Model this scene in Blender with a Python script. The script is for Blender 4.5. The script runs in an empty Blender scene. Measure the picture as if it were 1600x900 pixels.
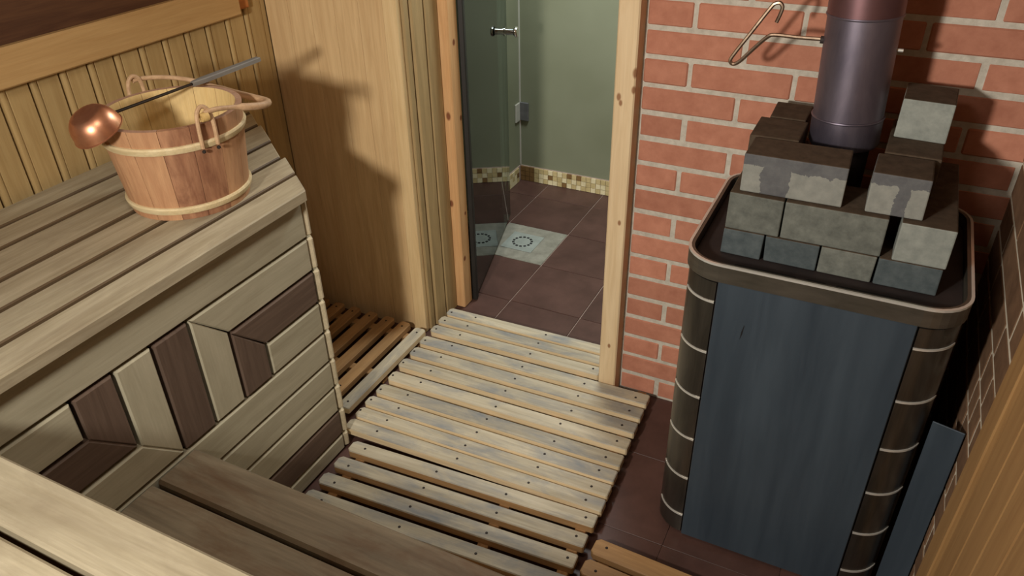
import bpy, bmesh, math, random
from mathutils import Vector, Matrix
random.seed(7)
sc = bpy.context.scene
COL = sc.collection

# ------------------------------------------------------------------ camera, world, lights, exposure
cam_d = bpy.data.cameras.new('camera')
cam = bpy.data.objects.new('camera', cam_d)
COL.objects.link(cam)
cam_d.sensor_width = 36.0
cam_d.lens = 1204.0 / 1600.0 * 36.0
cam_d.clip_start = 0.02
RIGHT = Vector((0.89740366, 0.44084899, -0.01785613))
DOWN = Vector((0.22428867, -0.49067151, -0.84198341))
FWD = Vector((-0.37994903, 0.75159407, -0.53920784))
M = Matrix.Identity(4)
for i in range(3):
    M[i][0], M[i][1], M[i][2] = RIGHT[i], -DOWN[i], -FWD[i]
M.translation = Vector((0.0, -1.97153, 1.70855))
cam.matrix_world = M
sc.camera = cam

world = bpy.data.worlds.new('world')
sc.world = world
world.use_nodes = True
world.node_tree.nodes['Background'].inputs[0].default_value = (0.5, 0.55, 0.6, 1)
world.node_tree.nodes['Background'].inputs[1].default_value = 0.02

def light(name, kind, loc, aim, power, color, **kw):
    d = bpy.data.lights.new(name, kind)
    d.energy = power
    d.color = color
    for k, v in kw.items():
        setattr(d, k, v)
    o = bpy.data.objects.new(name, d)
    COL.objects.link(o)
    o.location = loc
    o.rotation_euler = (Vector(aim) - Vector(loc)).to_track_quat('-Z', 'Y').to_euler()
    return o

# wall lamp over the near bench, behind and left of the photographer
lamp = light('sauna_lamp', 'SPOT', (-0.79, -2.27, 1.59), (-0.50, 0.0, 1.05), 66, (1.0, 0.95, 0.86),
      spot_size=math.radians(140), spot_blend=1.0, shadow_soft_size=0.075)
lamp.data.use_nodes = True
_lt = lamp.data.node_tree
_fo = _lt.nodes.new('ShaderNodeLightFalloff')
_fo.inputs['Strength'].default_value = 1.0
_lt.links.new(_fo.outputs['Linear'], _lt.nodes['Emission'].inputs['Strength'])
# ceiling panel of the shower room behind the door
light('shower_lamp', 'AREA', (-0.95, 0.80, 2.1), (-0.95, 0.72, 0.0), 32, (0.94, 1.0, 0.99),
      shape='RECTANGLE', size=0.5, size_y=0.4)
# added fill light under the ceiling, no lamp there; lifts the shadows
light('ceiling_fill', 'AREA', (-0.55, -1.45, 2.05), (-0.55, -1.35, 0.0), 6, (1.0, 0.92, 0.82),
      shape='DISK', size=0.35)

sc.view_settings.view_transform = 'Standard'
sc.view_settings.look = 'None'
sc.view_settings.gamma = 1.0
sc.view_settings.use_curve_mapping = False
sc.view_settings.exposure = -0.1
sc.cycles.max_bounces = 8
sc.cycles.diffuse_bounces = 4
sc.cycles.transparent_max_bounces = 8

# ------------------------------------------------------------------ materials
def srgb(r, g, b):
    f = lambda c: (c / 255.0 / 12.92) if c <= 10 else ((c / 255.0 + 0.055) / 1.055) ** 2.4
    return (f(r), f(g), f(b), 1.0)

class NT:
    def __init__(self, name):
        self.m = bpy.data.materials.new(name)
        self.m.use_nodes = True
        self.t = self.m.node_tree
        self.b = self.t.nodes['Principled BSDF']
    def n(self, kind, **kw):
        nd = self.t.nodes.new(kind)
        for k, v in kw.items():
            setattr(nd, k, v)
        return nd
    def l(self, a, b):
        self.t.links.new(a, b)
    def coords(self, scale):
        tc = self.n('ShaderNodeTexCoord')
        oi = self.n('ShaderNodeObjectInfo')
        mul = self.n('ShaderNodeMath', operation='MULTIPLY'); mul.inputs[1].default_value = 37.0
        self.l(oi.outputs['Random'], mul.inputs[0])
        add = self.n('ShaderNodeVectorMath', operation='ADD')
        self.l(tc.outputs['Object'], add.inputs[0]); self.l(mul.outputs[0], add.inputs[1])
        mp = self.n('ShaderNodeMapping'); mp.inputs['Scale'].default_value = scale
        self.l(add.outputs[0], mp.inputs[0])
        self.rand = oi.outputs['Random']
        self.obj = tc.outputs['Object']
        self.off = add.outputs[0]
        return mp.outputs[0]
    def noise(self, vec, scale, detail=5, rough=0.55, dist=0.0):
        nd = self.n('ShaderNodeTexNoise')
        nd.inputs['Scale'].default_value = scale
        nd.inputs['Detail'].default_value = detail
        nd.inputs['Roughness'].default_value = rough
        nd.inputs['Distortion'].default_value = dist
        self.l(vec, nd.inputs['Vector'])
        return nd.outputs[0]
    def ramp(self, fac, stops):
        r = self.n('ShaderNodeValToRGB')
        e = r.color_ramp.elements
        while len(e) < len(stops):
            e.new(0.5)
        for el, (p, c) in zip(e, stops):
            el.position = p; el.color = c
        self.l(fac, r.inputs[0])
        return r.outputs[0]
    def mix(self, a, b, fac, mode='MIX'):
        mx = self.n('ShaderNodeMix', data_type='RGBA', blend_type=mode)
        for s, v in ((0, fac), (6, a), (7, b)):
            if hasattr(v, 'is_linked'):
                self.l(v, mx.inputs[s])
            else:
                mx.inputs[s].default_value = v
        return mx.outputs[2]
    def vary(self, col, lo, hi):
        mr = self.n('ShaderNodeMapRange'); mr.inputs['To Min'].default_value = lo; mr.inputs['To Max'].default_value = hi
        self.l(self.rand, mr.inputs[0])
        h = self.n('ShaderNodeHueSaturation')
        self.l(mr.outputs[0], h.inputs['Value']); self.l(col, h.inputs['Color'])
        return h.outputs[0]
    def bump(self, h, strength, dist=0.002):
        b = self.n('ShaderNodeBump'); b.inputs['Strength'].default_value = strength; b.inputs['Distance'].default_value = dist
        self.l(h, b.inputs['Height']); self.l(b.outputs[0], self.b.inputs['Normal'])
    def finish(self, col=None, rough=0.6, metal=0.0, spec=None):
        if col is not None:
            if hasattr(col, 'is_linked'):
                self.l(col, self.b.inputs['Base Color'])
            else:
                self.b.inputs['Base Color'].default_value = col
        self.b.inputs['Roughness'].default_value = rough
        self.b.inputs['Metallic'].default_value = metal
        if spec is not None:
            self.b.inputs['Specular IOR Level'].default_value = spec
        return self.m

def wood(name, dark, light_, vary=(0.88, 1.1), stain=None, stain_amt=0.5, rough=0.6, bump=0.12, knots=None, spec=0.3, fine_lo=0.9):
    """board with grain running along the local X axis"""
    t = NT(name)
    v = t.coords((1.6, 22.0, 22.0))
    g1 = t.noise(v, 2.2, 6, 0.6, 0.7)
    mp2 = t.n('ShaderNodeMapping'); mp2.inputs['Scale'].default_value = (4.0, 130.0, 130.0); t.l(t.off, mp2.inputs[0])
    g2 = t.noise(mp2.outputs[0], 2.0, 3, 0.6, 0.2)
    col = t.ramp(g1, [(0.28, dark), (0.72, light_)])
    fine = t.ramp(g2, [(0.3, (fine_lo,) * 3 + (1,)), (0.65, (1.03, 1.03, 1.03, 1))])
    col = t.mix(col, fine, 1.0, 'MULTIPLY')
    if stain:
        mp3 = t.n('ShaderNodeMapping'); mp3.inputs['Scale'].default_value = (3.0, 8.0, 8.0); t.l(t.off, mp3.inputs[0])
        s = t.noise(mp3.outputs[0], 1.6, 5, 0.65, 0.4)
        sf = t.ramp(s, [(0.45, (0, 0, 0, 1)), (0.72, (stain_amt,) * 3 + (1,))])
        col = t.mix(col, stain, sf)
    if knots:
        for (kx, ky, kz, kr) in knots[1]:
            sb = t.n('ShaderNodeVectorMath', operation='SUBTRACT'); t.l(t.obj, sb.inputs[0]); sb.inputs[1].default_value = (kx, ky, kz)
            sc_ = t.n('ShaderNodeVectorMath', operation='MULTIPLY'); t.l(sb.outputs[0], sc_.inputs[0]); sc_.inputs[1].default_value = (0.75 / kr, 1.3 / kr, 1.0 / kr)
            ln = t.n('ShaderNodeVectorMath', operation='LENGTH'); t.l(sc_.outputs[0], ln.inputs[0])
            kf = t.ramp(ln.outputs['Value'], [(0.55, (0.9,) * 3 + (1,)), (1.0, (0, 0, 0, 1))])
            col = t.mix(col, knots[0], kf)
    col = t.vary(col, *vary)
    t.bump(g2, bump, 0.001)
    return t.finish(col, rough, spec=spec)

W = {}
W['wall'] = wood('golden_pine', srgb(190, 156, 112), srgb(212, 181, 135), (0.96, 1.04), fine_lo=0.95)
W['corner'] = wood('pale_pine', srgb(204, 172, 124), srgb(220, 192, 146), (0.97, 1.03), fine_lo=0.95)
W['left'] = wood('left_wall_pine', srgb(168, 138, 90), srgb(188, 160, 110), (0.92, 1.05), fine_lo=0.94)
W['darkpanel'] = wood('dark_wall_board', srgb(70, 44, 30), srgb(98, 66, 44), (0.9, 1.1))
W['rail'] = wood('rail_pine', srgb(178, 140, 90), srgb(196, 160, 108), (0.97, 1.03), fine_lo=0.95)
W['orange'] = wood('orange_pine', srgb(172, 104, 52), srgb(196, 128, 70), (0.97, 1.03))
W['bench'] = wood('weathered_bench_board', srgb(156, 143, 116), srgb(186, 174, 148), (0.93, 1.06), srgb(136, 122, 100), 0.6)
W['bench_edge'] = wood('dark_board_edge', srgb(84, 66, 46), srgb(110, 90, 66), (0.95, 1.05))  # darker wood for the board sides facing the gaps
W['panel'] = wood('pale_grey_board', srgb(164, 156, 132), srgb(184, 176, 152), (0.94, 1.05), srgb(150, 142, 118), 0.45, fine_lo=0.95)
W['end'] = wood('pale_end_board', srgb(182, 168, 138), srgb(204, 190, 160), (0.94, 1.05))
W['panel_dark'] = wood('dark_brown_board', srgb(86, 69, 58), srgb(108, 89, 76), (0.92, 1.06))
W['step'] = wood('stained_step_board', srgb(110, 96, 76), srgb(142, 126, 102), (0.94, 1.06), srgb(104, 72, 46), 0.75)
W['slat'] = wood('worn_slat_top', srgb(158, 146, 122), srgb(190, 179, 156), (0.86, 1.08), srgb(116, 120, 124), 0.9)
W['slat_side'] = wood('clean_lit_slat_side', srgb(206, 182, 142), srgb(226, 206, 170), (0.95, 1.05))  # cleaner than the worn tops, and lamplight on the front faces painted in
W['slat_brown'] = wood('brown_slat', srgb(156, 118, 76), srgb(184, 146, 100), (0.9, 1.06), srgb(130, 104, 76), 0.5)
W['post'] = wood('knotty_pine', srgb(208, 180, 140), srgb(224, 200, 162), (0.98, 1.02), knots=(srgb(140, 96, 64), [(0.092, 0.028, -0.156, .013), (0.047, 0.026, -0.156, .010), (0.024, -0.014, -0.156, .010), (0.008, -0.008, -0.156, .008), (-0.80, 0.002, -0.156, .008), (-0.35, 0.01, -0.156, .008)]), fine_lo=0.95)
W['jamb'] = wood('knotty_jamb_pine', srgb(196, 148, 100), srgb(212, 170, 122), (0.98, 1.02), knots=(srgb(112, 58, 36), [(-0.214, 0.012, -0.031, .014), (-0.547, 0.001, -0.031, .013), (0.31, -0.01, -0.031, .012), (-0.783, 0.032, -0.011, .010), (0.03, 0.032, 0.0, .010), (-0.233, 0.032, 0.019, .009), (-0.60, 0.032, 0.012, .007)]))
W['groove'] = wood('return_board', srgb(158, 134, 94), srgb(184, 158, 114), (0.9, 1.08))
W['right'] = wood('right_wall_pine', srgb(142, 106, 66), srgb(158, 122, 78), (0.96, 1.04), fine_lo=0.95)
W['room'] = wood('room_pine', srgb(160, 122, 76), srgb(190, 150, 100), (0.93, 1.06))

def speck(name, c1, c2, scale, rough=0.8, bump=0.3, vary=(0.9, 1.1), patch=None, patch_scale=9.0, edge=(0.5, 0.54)):
    t = NT(name)
    v = t.coords((1, 1, 1))
    a = t.noise(v, scale, 6, 0.65)
    col = t.ramp(a, [(0.32, c1), (0.68, c2)])
    if patch:
        p = t.noise(v, patch_scale, 3, 0.5, 0.6)
        pf = t.ramp(p, [(edge[0], (0, 0, 0, 1)), (edge[1], (1, 1, 1, 1))])
        col = t.mix(col, patch, pf)
    col = t.vary(col, *vary)
    t.bump(a, bump, 0.002)
    return t.finish(col, rough, spec=0.25)

MORTAR = speck('mortar', srgb(176, 168, 154), srgb(202, 194, 180), 60, 0.95, 0.5)
MORTAR_SIDE = speck('side_mortar', srgb(196, 186, 166), srgb(212, 202, 184), 60, 0.95, 0.4)
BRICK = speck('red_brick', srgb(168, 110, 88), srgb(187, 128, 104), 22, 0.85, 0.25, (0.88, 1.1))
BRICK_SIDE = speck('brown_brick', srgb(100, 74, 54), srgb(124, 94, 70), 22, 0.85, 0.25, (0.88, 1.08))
STONE = speck('grey_stone', srgb(88, 90, 84), srgb(114, 116, 108), 40, 0.85, 0.35, (0.85, 1.1))
STONE_D = speck('dark_grey_stone', srgb(64, 72, 74), srgb(84, 91, 92), 40, 0.85, 0.35, (0.92, 1.08))
STONE_L = speck('pale_grey_stone', srgb(124, 128, 122), srgb(148, 151, 143), 40, 0.85, 0.35, (0.95, 1.05))
STONE_TOP = speck('dark_brown_stone', srgb(66, 54, 42), srgb(86, 72, 58), 40, 0.9, 0.35, (0.9, 1.08))
def patched(name, xa, xb, zt):
    t = NT(name)
    v = t.coords((1, 1, 1))
    a = t.noise(v, 40, 6, 0.65)
    dark = t.ramp(a, [(0.3, srgb(84, 84, 86)), (0.7, srgb(102, 102, 102))])
    lite = t.ramp(a, [(0.3, srgb(122, 123, 117)), (0.7, srgb(143, 143, 135))])
    wob = t.n('ShaderNodeMapRange'); wob.inputs['To Min'].default_value = -0.016; wob.inputs['To Max'].default_value = 0.016
    t.l(t.noise(v, 38, 4, 0.6), wob.inputs[0])
    sep = t.n('ShaderNodeSeparateXYZ'); t.l(t.obj, sep.inputs[0])
    def cmp(src, op, val):
        ad = t.n('ShaderNodeMath', operation='ADD'); t.l(src, ad.inputs[0]); t.l(wob.outputs[0], ad.inputs[1])
        c = t.n('ShaderNodeMath', operation=op); t.l(ad.outputs[0], c.inputs[0]); c.inputs[1].default_value = val
        return c.outputs[0]
    u = t.n('ShaderNodeMath', operation='MAXIMUM'); t.l(cmp(sep.outputs[0], 'LESS_THAN', xa), u.inputs[0]); t.l(cmp(sep.outputs[0], 'GREATER_THAN', xb), u.inputs[1])
    w = t.n('ShaderNodeMath', operation='MINIMUM'); t.l(u.outputs[0], w.inputs[0]); t.l(cmp(sep.outputs[2], 'LESS_THAN', zt), w.inputs[1])
    col = t.mix(dark, lite, w.outputs[0])
    t.bump(a, 0.35, 0.002)
    return t.finish(col, 0.85, spec=0.25)
PATCH_LONG = patched('worn_patch_stone_long', -0.062, -0.006, 0.018)
PATCH_SHORT = patched('worn_patch_stone_short', -0.008, 0.020, 0.020)
TILE = speck('brown_floor_tile', srgb(70, 49, 43), srgb(88, 63, 56), 7, 0.42, 0.08, (0.92, 1.08))
TILE_PALE = speck('pale_drain_tile', srgb(112, 109, 98), srgb(142, 139, 127), 16, 0.6, 0.2)
GROUT = speck('tile_grout', srgb(150, 130, 120), srgb(172, 152, 140), 50, 0.9, 0.2)
MOSAIC_A = speck('sand_mosaic', srgb(176, 158, 112), srgb(196, 178, 132), 30, 0.5, 0.1)
MOSAIC_B = speck('cream_mosaic', srgb(206, 194, 156), srgb(220, 208, 172), 30, 0.5, 0.1)
MOSAIC_C = speck('brown_mosaic', srgb(104, 78, 46), srgb(132, 102, 64), 30, 0.5, 0.1)

def plaster():
    t = NT('shower_plaster')
    v = t.coords((1, 1, 1))
    a = t.noise(v, 2.5, 4, 0.5)
    col = t.ramp(a, [(0.3, srgb(116, 119, 96)), (0.7, srgb(128, 131, 109))])
    t.bump(t.noise(v, 180, 2), 0.05)
    return t.finish(col, 0.55)
PLASTER = plaster()

def metal(name, c1, c2, scale=8, rough=0.4, metallic=0.8, stretch=(1, 1, 1), rvar=0.0):
    t = NT(name)
    v = t.coords(stretch)
    a = t.noise(v, scale, 5, 0.6, 0.3)
    col = t.ramp(a, [(0.3, c1), (0.7, c2)])
    m = t.finish(col, rough, metallic)
    if rvar:
        mr = t.n('ShaderNodeMapRange'); mr.inputs['To Min'].default_value = rough - rvar; mr.inputs['To Max'].default_value = rough + rvar
        t.l(a, mr.inputs[0]); t.l(mr.outputs[0], t.b.inputs['Roughness'])
    return m
STEEL_BLUE = metal('blue_grey_steel', srgb(54, 64, 74), srgb(70, 81, 91), 3.0, 0.48, 0.3, (0.5, 5, 5), 0.1)
STEEL_COL = metal('dark_stainless', srgb(80, 76, 70), srgb(110, 104, 96), 5.0, 0.32, 0.85, (6, 6, 0.7), 0.06)
STEEL_RIM = metal('brushed_rim_steel', srgb(96, 91, 81), srgb(120, 113, 102), 10, 0.36, 0.75, (1, 1, 4))
BRIGHT = metal('bright_edge_steel', srgb(225, 222, 214), srgb(240, 238, 230), 10, 0.3, 0.6)
SOOT = metal('sooty_iron', srgb(36, 29, 28), srgb(52, 42, 40), 18, 0.7, 0.2)
BLACK = metal('black_gap', srgb(10, 8, 8), srgb(16, 13, 13), 10, 0.9, 0.0)
PIPE = metal('heat_tinted_pipe', srgb(100, 94, 108), srgb(128, 119, 130), 6, 0.42, 0.8, (3, 3, 1), 0.08)
PIPE_RED = metal('red_tinted_pipe', srgb(106, 78, 82), srgb(124, 92, 94), 6, 0.42, 0.8)
WIRE = metal('browned_wire', srgb(118, 98, 82), srgb(164, 144, 124), 40, 0.35, 0.9)
CHROME = metal('chrome', srgb(210, 210, 208), srgb(232, 232, 230), 10, 0.12, 1.0)
CLAMP_D = metal('shaded_clamp_steel', srgb(84, 84, 86), srgb(120, 120, 120), 14, 0.3, 0.3)
CLAMP_L = metal('lit_clamp_steel', srgb(176, 174, 162), srgb(196, 194, 182), 14, 0.3, 0.2)  # one chrome clamp: its lit and shaded plates get different colours
COPPER = metal('hammered_copper', srgb(206, 140, 106), srgb(228, 168, 132), 30, 0.36, 0.9)
GREY_GRIP = wood('grey_grip_wood', srgb(104, 100, 94), srgb(138, 132, 124), (1, 1))
DARK_ROD = metal('dark_rod', srgb(48, 40, 34), srgb(66, 56, 48), 20, 0.45, 0.7)
SCREW = metal('rusty_screw', srgb(40, 32, 28), srgb(56, 46, 40), 40, 0.7, 0.4)
RUBBER = metal('black_seal', srgb(20, 18, 16), srgb(30, 27, 24), 10, 0.6, 0.0)
HOOP = wood('pale_hoop', srgb(200, 178, 134), srgb(222, 204, 164), (1, 1), bump=0.05)
STAVE = wood('reddish_stave', srgb(178, 132, 96), srgb(200, 156, 116), (0.94, 1.05), srgb(162, 108, 78), 0.4)
STAVE_D = wood('dark_streaked_stave', srgb(152, 106, 78), srgb(182, 136, 102), (0.97, 1.02), srgb(92, 48, 34), 0.9)
STAVE_IN = wood('pale_stave_inside', srgb(208, 176, 116), srgb(224, 196, 140), (0.97, 1.03))
RIMW = wood('rim_wood', srgb(164, 124, 100), srgb(186, 148, 122), (1, 1))
BAILW = wood('bail_wood', srgb(178, 142, 108), srgb(206, 172, 134), (1, 1))
BAILEND = wood('bail_rope', srgb(196, 160, 96), srgb(214, 182, 122), (1, 1))

def glass():
    m = bpy.data.materials.new('smoked_glass')
    m.use_nodes = True
    t = m.node_tree
    t.nodes.clear()
    out = t.nodes.new('ShaderNodeOutputMaterial')
    mx = t.nodes.new('ShaderNodeMixShader')
    tr = t.nodes.new('ShaderNodeBsdfTransparent'); tr.inputs[0].default_value = (0.42, 0.47, 0.47, 1)
    gl = t.nodes.new('ShaderNodeBsdfGlossy'); gl.inputs['Roughness'].default_value = 0.01; gl.inputs[0].default_value = (0.9, 0.95, 0.95, 1)
    fr = t.nodes.new('ShaderNodeFresnel'); fr.inputs[0].default_value = 1.5
    t.links.new(fr.outputs[0], mx.inputs[0]); t.links.new(tr.outputs[0], mx.inputs[1]); t.links.new(gl.outputs[0], mx.inputs[2])
    t.links.new(mx.outputs[0], out.inputs[0])
    return m
GLASS = glass()

# ------------------------------------------------------------------ object helpers
WM = {}
def place(o, mat, parent=None):
    WM[o.name] = mat.copy()
    if parent is not None:
        o.parent = parent
        o.matrix_basis = WM[parent.name].inverted() @ mat
    else:
        o.matrix_basis = mat
def T(x, y, z): return Matrix.Translation((x, y, z))
def basis(e1, e2, e3, loc):
    m = Matrix.Identity(4)
    for i in range(3):
        m[i][0], m[i][1], m[i][2], m[i][3] = e1[i], e2[i], e3[i], loc[i]
    return m
def add(name, mesh, mat, world_m, parent=None):
    o = bpy.data.objects.new(name, mesh)
    COL.objects.link(o)
    place(o, world_m, parent)
    if mat is not None and not mesh.materials:
        for k in (mat if isinstance(mat, (list, tuple)) else [mat]):
            mesh.materials.append(k)
    elif mat is not None and not isinstance(mat, (list, tuple)) and mesh.materials[0] is not mat:
        o.material_slots[0].link = 'OBJECT'
        o.material_slots[0].material = mat
    return o
def thing(name, loc, label, cat, group=None, rotz=0.0):
    o = bpy.data.objects.new(name, None)
    COL.objects.link(o)
    o.empty_display_size = 0.05
    place(o, T(*loc) @ Matrix.Rotation(rotz, 4, 'Z'))
    return tag(o, label, cat, group)
def tag(o, label, cat, group=None):
    o['label'] = label; o['category'] = cat
    if group: o['group'] = group
    return o
def struct(o, label=None, cat=None):
    o['kind'] = 'structure'
    if label: o['label'] = label
    if cat: o['category'] = cat
    return o
def shell(name, loc, label=None, cat='wall'):
    o = bpy.data.objects.new(name, None)
    COL.objects.link(o)
    o.empty_display_size = 0.05
    place(o, T(*loc))
    return struct(o, label, cat)
def to_mesh(name, bm, smooth=False):
    bmesh.ops.recalc_face_normals(bm, faces=bm.faces)
    me = bpy.data.meshes.new(name)
    bm.to_mesh(me); bm.free()
    if smooth:
        for p in me.polygons: p.use_smooth = True
        me.set_sharp_from_angle(angle=math.radians(38))
    return me
_boxes = {}
def box(l, w, h, bev=0.003, seg=1):
    """box centred on the origin; shared between equal sizes"""
    k = (round(l, 4), round(w, 4), round(h, 4), bev, seg)
    if k in _boxes: return _boxes[k]
    bm = bmesh.new()
    bmesh.ops.create_cube(bm, size=1)
    for v in bm.verts: v.co = Vector((v.co.x * l, v.co.y * w, v.co.z * h))
    if bev:
        bmesh.ops.bevel(bm, geom=bm.edges[:], offset=min(bev, l * .3, w * .3, h * .3), segments=seg, affect='EDGES', profile=0.5)
    _boxes[k] = to_mesh('box', bm)
    return _boxes[k]
def prism(poly, z0, z1, bev=0.0):
    bm = bmesh.new()
    vs = [bm.verts.new((x, y, z0)) for x, y in poly]
    f = bm.faces.new(vs)
    r = bmesh.ops.extrude_face_region(bm, geom=[f])
    top = [v for v in r['geom'] if isinstance(v, bmesh.types.BMVert)]
    for v in top: v.co.z = z1
    if bev:
        tops = set(top)
        es = [e for e in bm.edges if all(v in tops for v in e.verts)]
        bmesh.ops.bevel(bm, geom=es, offset=bev, segments=1, affect='EDGES', profile=0.5)
    return to_mesh('prism', bm)
def lathe(prof, n=32, smooth=True, close=False):
    bm = bmesh.new()
    rings = []
    for r, z in prof:
        rings.append([bm.verts.new((r * math.cos(2 * math.pi * k / n), r * math.sin(2 * math.pi * k / n), z)) for k in range(n)] if r > 1e-6 else [bm.verts.new((0, 0, z))])
    pairs = list(zip(rings, rings[1:]))
    if close: pairs.append((rings[-1], rings[0]))
    for a, b in pairs:
        for k in range(n):
            q = (k + 1) % n
            if len(a) == 1 and len(b) == 1: continue
            if len(a) == 1: bm.faces.new((a[0], b[k], b[q]))
            elif len(b) == 1: bm.faces.new((a[k], a[q], b[0]))
            else: bm.faces.new((a[k], a[q], b[q], b[k]))
    return to_mesh('lathe', bm, smooth)
def spline(pts, sub=6, closed=False):
    P = [Vector(p) for p in pts]; out = []
    n = len(P)
    for i in range(n - 1):
        p0, p1, p2, p3 = P[max(i - 1, 0)], P[i], P[i + 1], P[min(i + 2, n - 1)]
        for s in range(sub):
            t = s / sub
            out.append(0.5 * ((2 * p1) + (p2 - p0) * t + (2 * p0 - 5 * p1 + 4 * p2 - p3) * t * t + (3 * p1 - p0 - 3 * p2 + p3) * t ** 3))
    out.append(P[-1])
    return out
def tube(pts, rad, n=8, smooth=True):
    P = [Vector(p) for p in pts]
    rads = rad if isinstance(rad, (list, tuple)) else [rad] * len(P)
    bm = bmesh.new(); rings = []
    up = None
    for i, p in enumerate(P):
        d = (P[min(i + 1, len(P) - 1)] - P[max(i - 1, 0)]).normalized()
        if up is None:
            up = d.orthogonal().normalized()
        up = (up - d * up.dot(d)).normalized()
        s = d.cross(up)
        rings.append([bm.verts.new(p + (up * math.cos(2 * math.pi * k / n) + s * math.sin(2 * math.pi * k / n)) * rads[i]) for k in range(n)])
    for a, b in zip(rings, rings[1:]):
        for k in range(n):
            q = (k + 1) % n
            bm.faces.new((a[k], a[q], b[q], b[k]))
    bm.faces.new(rings[0][::-1]); bm.faces.new(rings[-1])
    return to_mesh('tube', bm, smooth)
X, Y, Z = Vector((1, 0, 0)), Vector((0, 1, 0)), Vector((0, 0, 1))
def bx(name, x0, x1, y0, y1, z0, z1, mat, parent=None, along='X', bev=0.003):
    """world-aligned board whose local X (the grain) runs along the named axis"""
    c = ((x0 + x1) / 2, (y0 + y1) / 2, (z0 + z1) / 2)
    dx, dy, dz = x1 - x0, y1 - y0, z1 - z0
    if along == 'X': return add(name, box(dx, dy, dz, bev), mat, basis(X, Y, Z, c), parent)
    if along == 'Y': return add(name, box(dy, dx, dz, bev), mat, basis(Y, -X, Z, c), parent)
    return add(name, box(dz, dx, dy, bev), mat, basis(Z, X, Y, c), parent)

# ------------------------------------------------------------------ large structure
# floor: 30 cm tiles with pale joints, running from the sauna into the shower room
floor = struct(add('floor', box(3.2, 4.4, 0.06, 0), GROUT, T(-0.65, -0.55, -0.034)), 'brown tiled floor of the sauna and the shower room behind it', 'floor')
for i in range(-3, 6):
    for j in range(-8, 6):
        x0 = -1.17 + 0.3 * i; y0 = 0.025 + 0.3 * j
        if x0 > 0.6 or x0 < -2.1 or y0 > 1.4 or y0 < -2.5: continue
        pale = (i == -1 and j == 2)
        tw = 0.2965 if j >= 0 else 0.2988
        add('tile', box(tw, tw, 0.02, 0.0012 if j >= 0 else 0.0006), TILE_PALE if pale else TILE, T(x0 + 0.15, y0 + 0.15, -0.010 + random.uniform(-.0004, .0004)), floor)

# brick back wall with mortar core
wb = shell('wall_back', (-0.6, 0, 0), 'red brick wall with pale mortar behind the stove')
bx('mortar_bed', -0.6, 0.42, 0.0025, 0.24, 0, 2.2, MORTAR, wb, bev=0)
def brick(x0, x1, zc, parent):
    L = x1 - x0
    b = add('brick', box(round(L, 3), 0.06, 0.064, 0.004), BRICK, basis(X, Y, Z, ((x0 + x1) / 2, 0.03 + random.uniform(-.0015, .0015), zc)), parent)
for c in range(29):
    z0 = 0.075 * c
    off = -0.469 if c % 2 == 0 else -0.339
    # course 0 sits on the floor; joints every 26 cm
    xs = [-0.597] + [off + 0.26 * k for k in range(-1, 5) if -0.58 < off + 0.26 * k < 0.36] + [0.40]
    for a, b_ in zip(xs, xs[1:]):
        brick(a + 0.005, b_ - 0.005, z0 + 0.0375, wb)

# brick side wall right of the stove, brown bricks and thin pale joints
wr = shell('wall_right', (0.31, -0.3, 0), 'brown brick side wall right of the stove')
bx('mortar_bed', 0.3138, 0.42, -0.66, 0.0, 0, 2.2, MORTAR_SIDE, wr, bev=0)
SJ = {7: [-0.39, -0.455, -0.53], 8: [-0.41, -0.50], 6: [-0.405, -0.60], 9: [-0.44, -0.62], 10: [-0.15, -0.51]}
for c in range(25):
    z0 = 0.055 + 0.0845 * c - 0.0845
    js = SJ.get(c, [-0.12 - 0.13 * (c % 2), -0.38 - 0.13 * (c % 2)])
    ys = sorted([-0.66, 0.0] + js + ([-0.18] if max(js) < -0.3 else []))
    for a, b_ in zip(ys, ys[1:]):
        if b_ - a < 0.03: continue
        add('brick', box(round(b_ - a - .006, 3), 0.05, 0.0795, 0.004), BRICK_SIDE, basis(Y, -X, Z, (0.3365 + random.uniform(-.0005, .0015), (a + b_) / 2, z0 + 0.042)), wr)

# wooden wall on the right, nearer the camera: edge trim and upright boards, slightly out of plumb
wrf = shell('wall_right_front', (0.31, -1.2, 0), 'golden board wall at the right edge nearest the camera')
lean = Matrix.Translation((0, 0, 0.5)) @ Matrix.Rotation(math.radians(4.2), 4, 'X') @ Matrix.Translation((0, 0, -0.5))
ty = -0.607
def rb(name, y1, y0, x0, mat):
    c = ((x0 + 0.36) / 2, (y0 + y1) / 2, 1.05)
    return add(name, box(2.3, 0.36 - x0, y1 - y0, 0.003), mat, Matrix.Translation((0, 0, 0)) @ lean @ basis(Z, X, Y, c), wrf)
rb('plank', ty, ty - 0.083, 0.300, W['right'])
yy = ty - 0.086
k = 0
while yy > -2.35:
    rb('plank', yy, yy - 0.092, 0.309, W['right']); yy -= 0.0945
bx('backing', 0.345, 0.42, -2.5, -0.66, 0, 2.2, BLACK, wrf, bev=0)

# board wall left of the door
wd = shell('wall_door', (-1.6, 0, 0), 'smooth golden plank wall between the bench and the door')
xs = [-1.87 + 0.092 * k for k in range(6)]
for a, b_ in zip(xs, xs[1:]):
    bx('plank', a + .0004, b_ - .0004, 0.0, 0.02, 0, 2.2, W['wall'], wd, 'Z', 0.0008)
bx('plank', -1.409, -1.360, -0.006, 0.02, 0, 2.2, W['corner'], wd, 'Z', 0.003)
bx('backing', -1.9, -1.372, 0.021, 0.24, 0, 2.2, W['room'], wd, 'Z', 0)
# boarded return of the doorway
for a, b_, dx in ((0.0205, 0.050, 0.0), (0.056, 0.121, 0.007), (0.127, 0.199, 0.010)):
    bx('plank', -1.372, -1.352 + dx, a, b_, 0, 2.2, W['groove'], wd, 'Z', 0.003)
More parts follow.
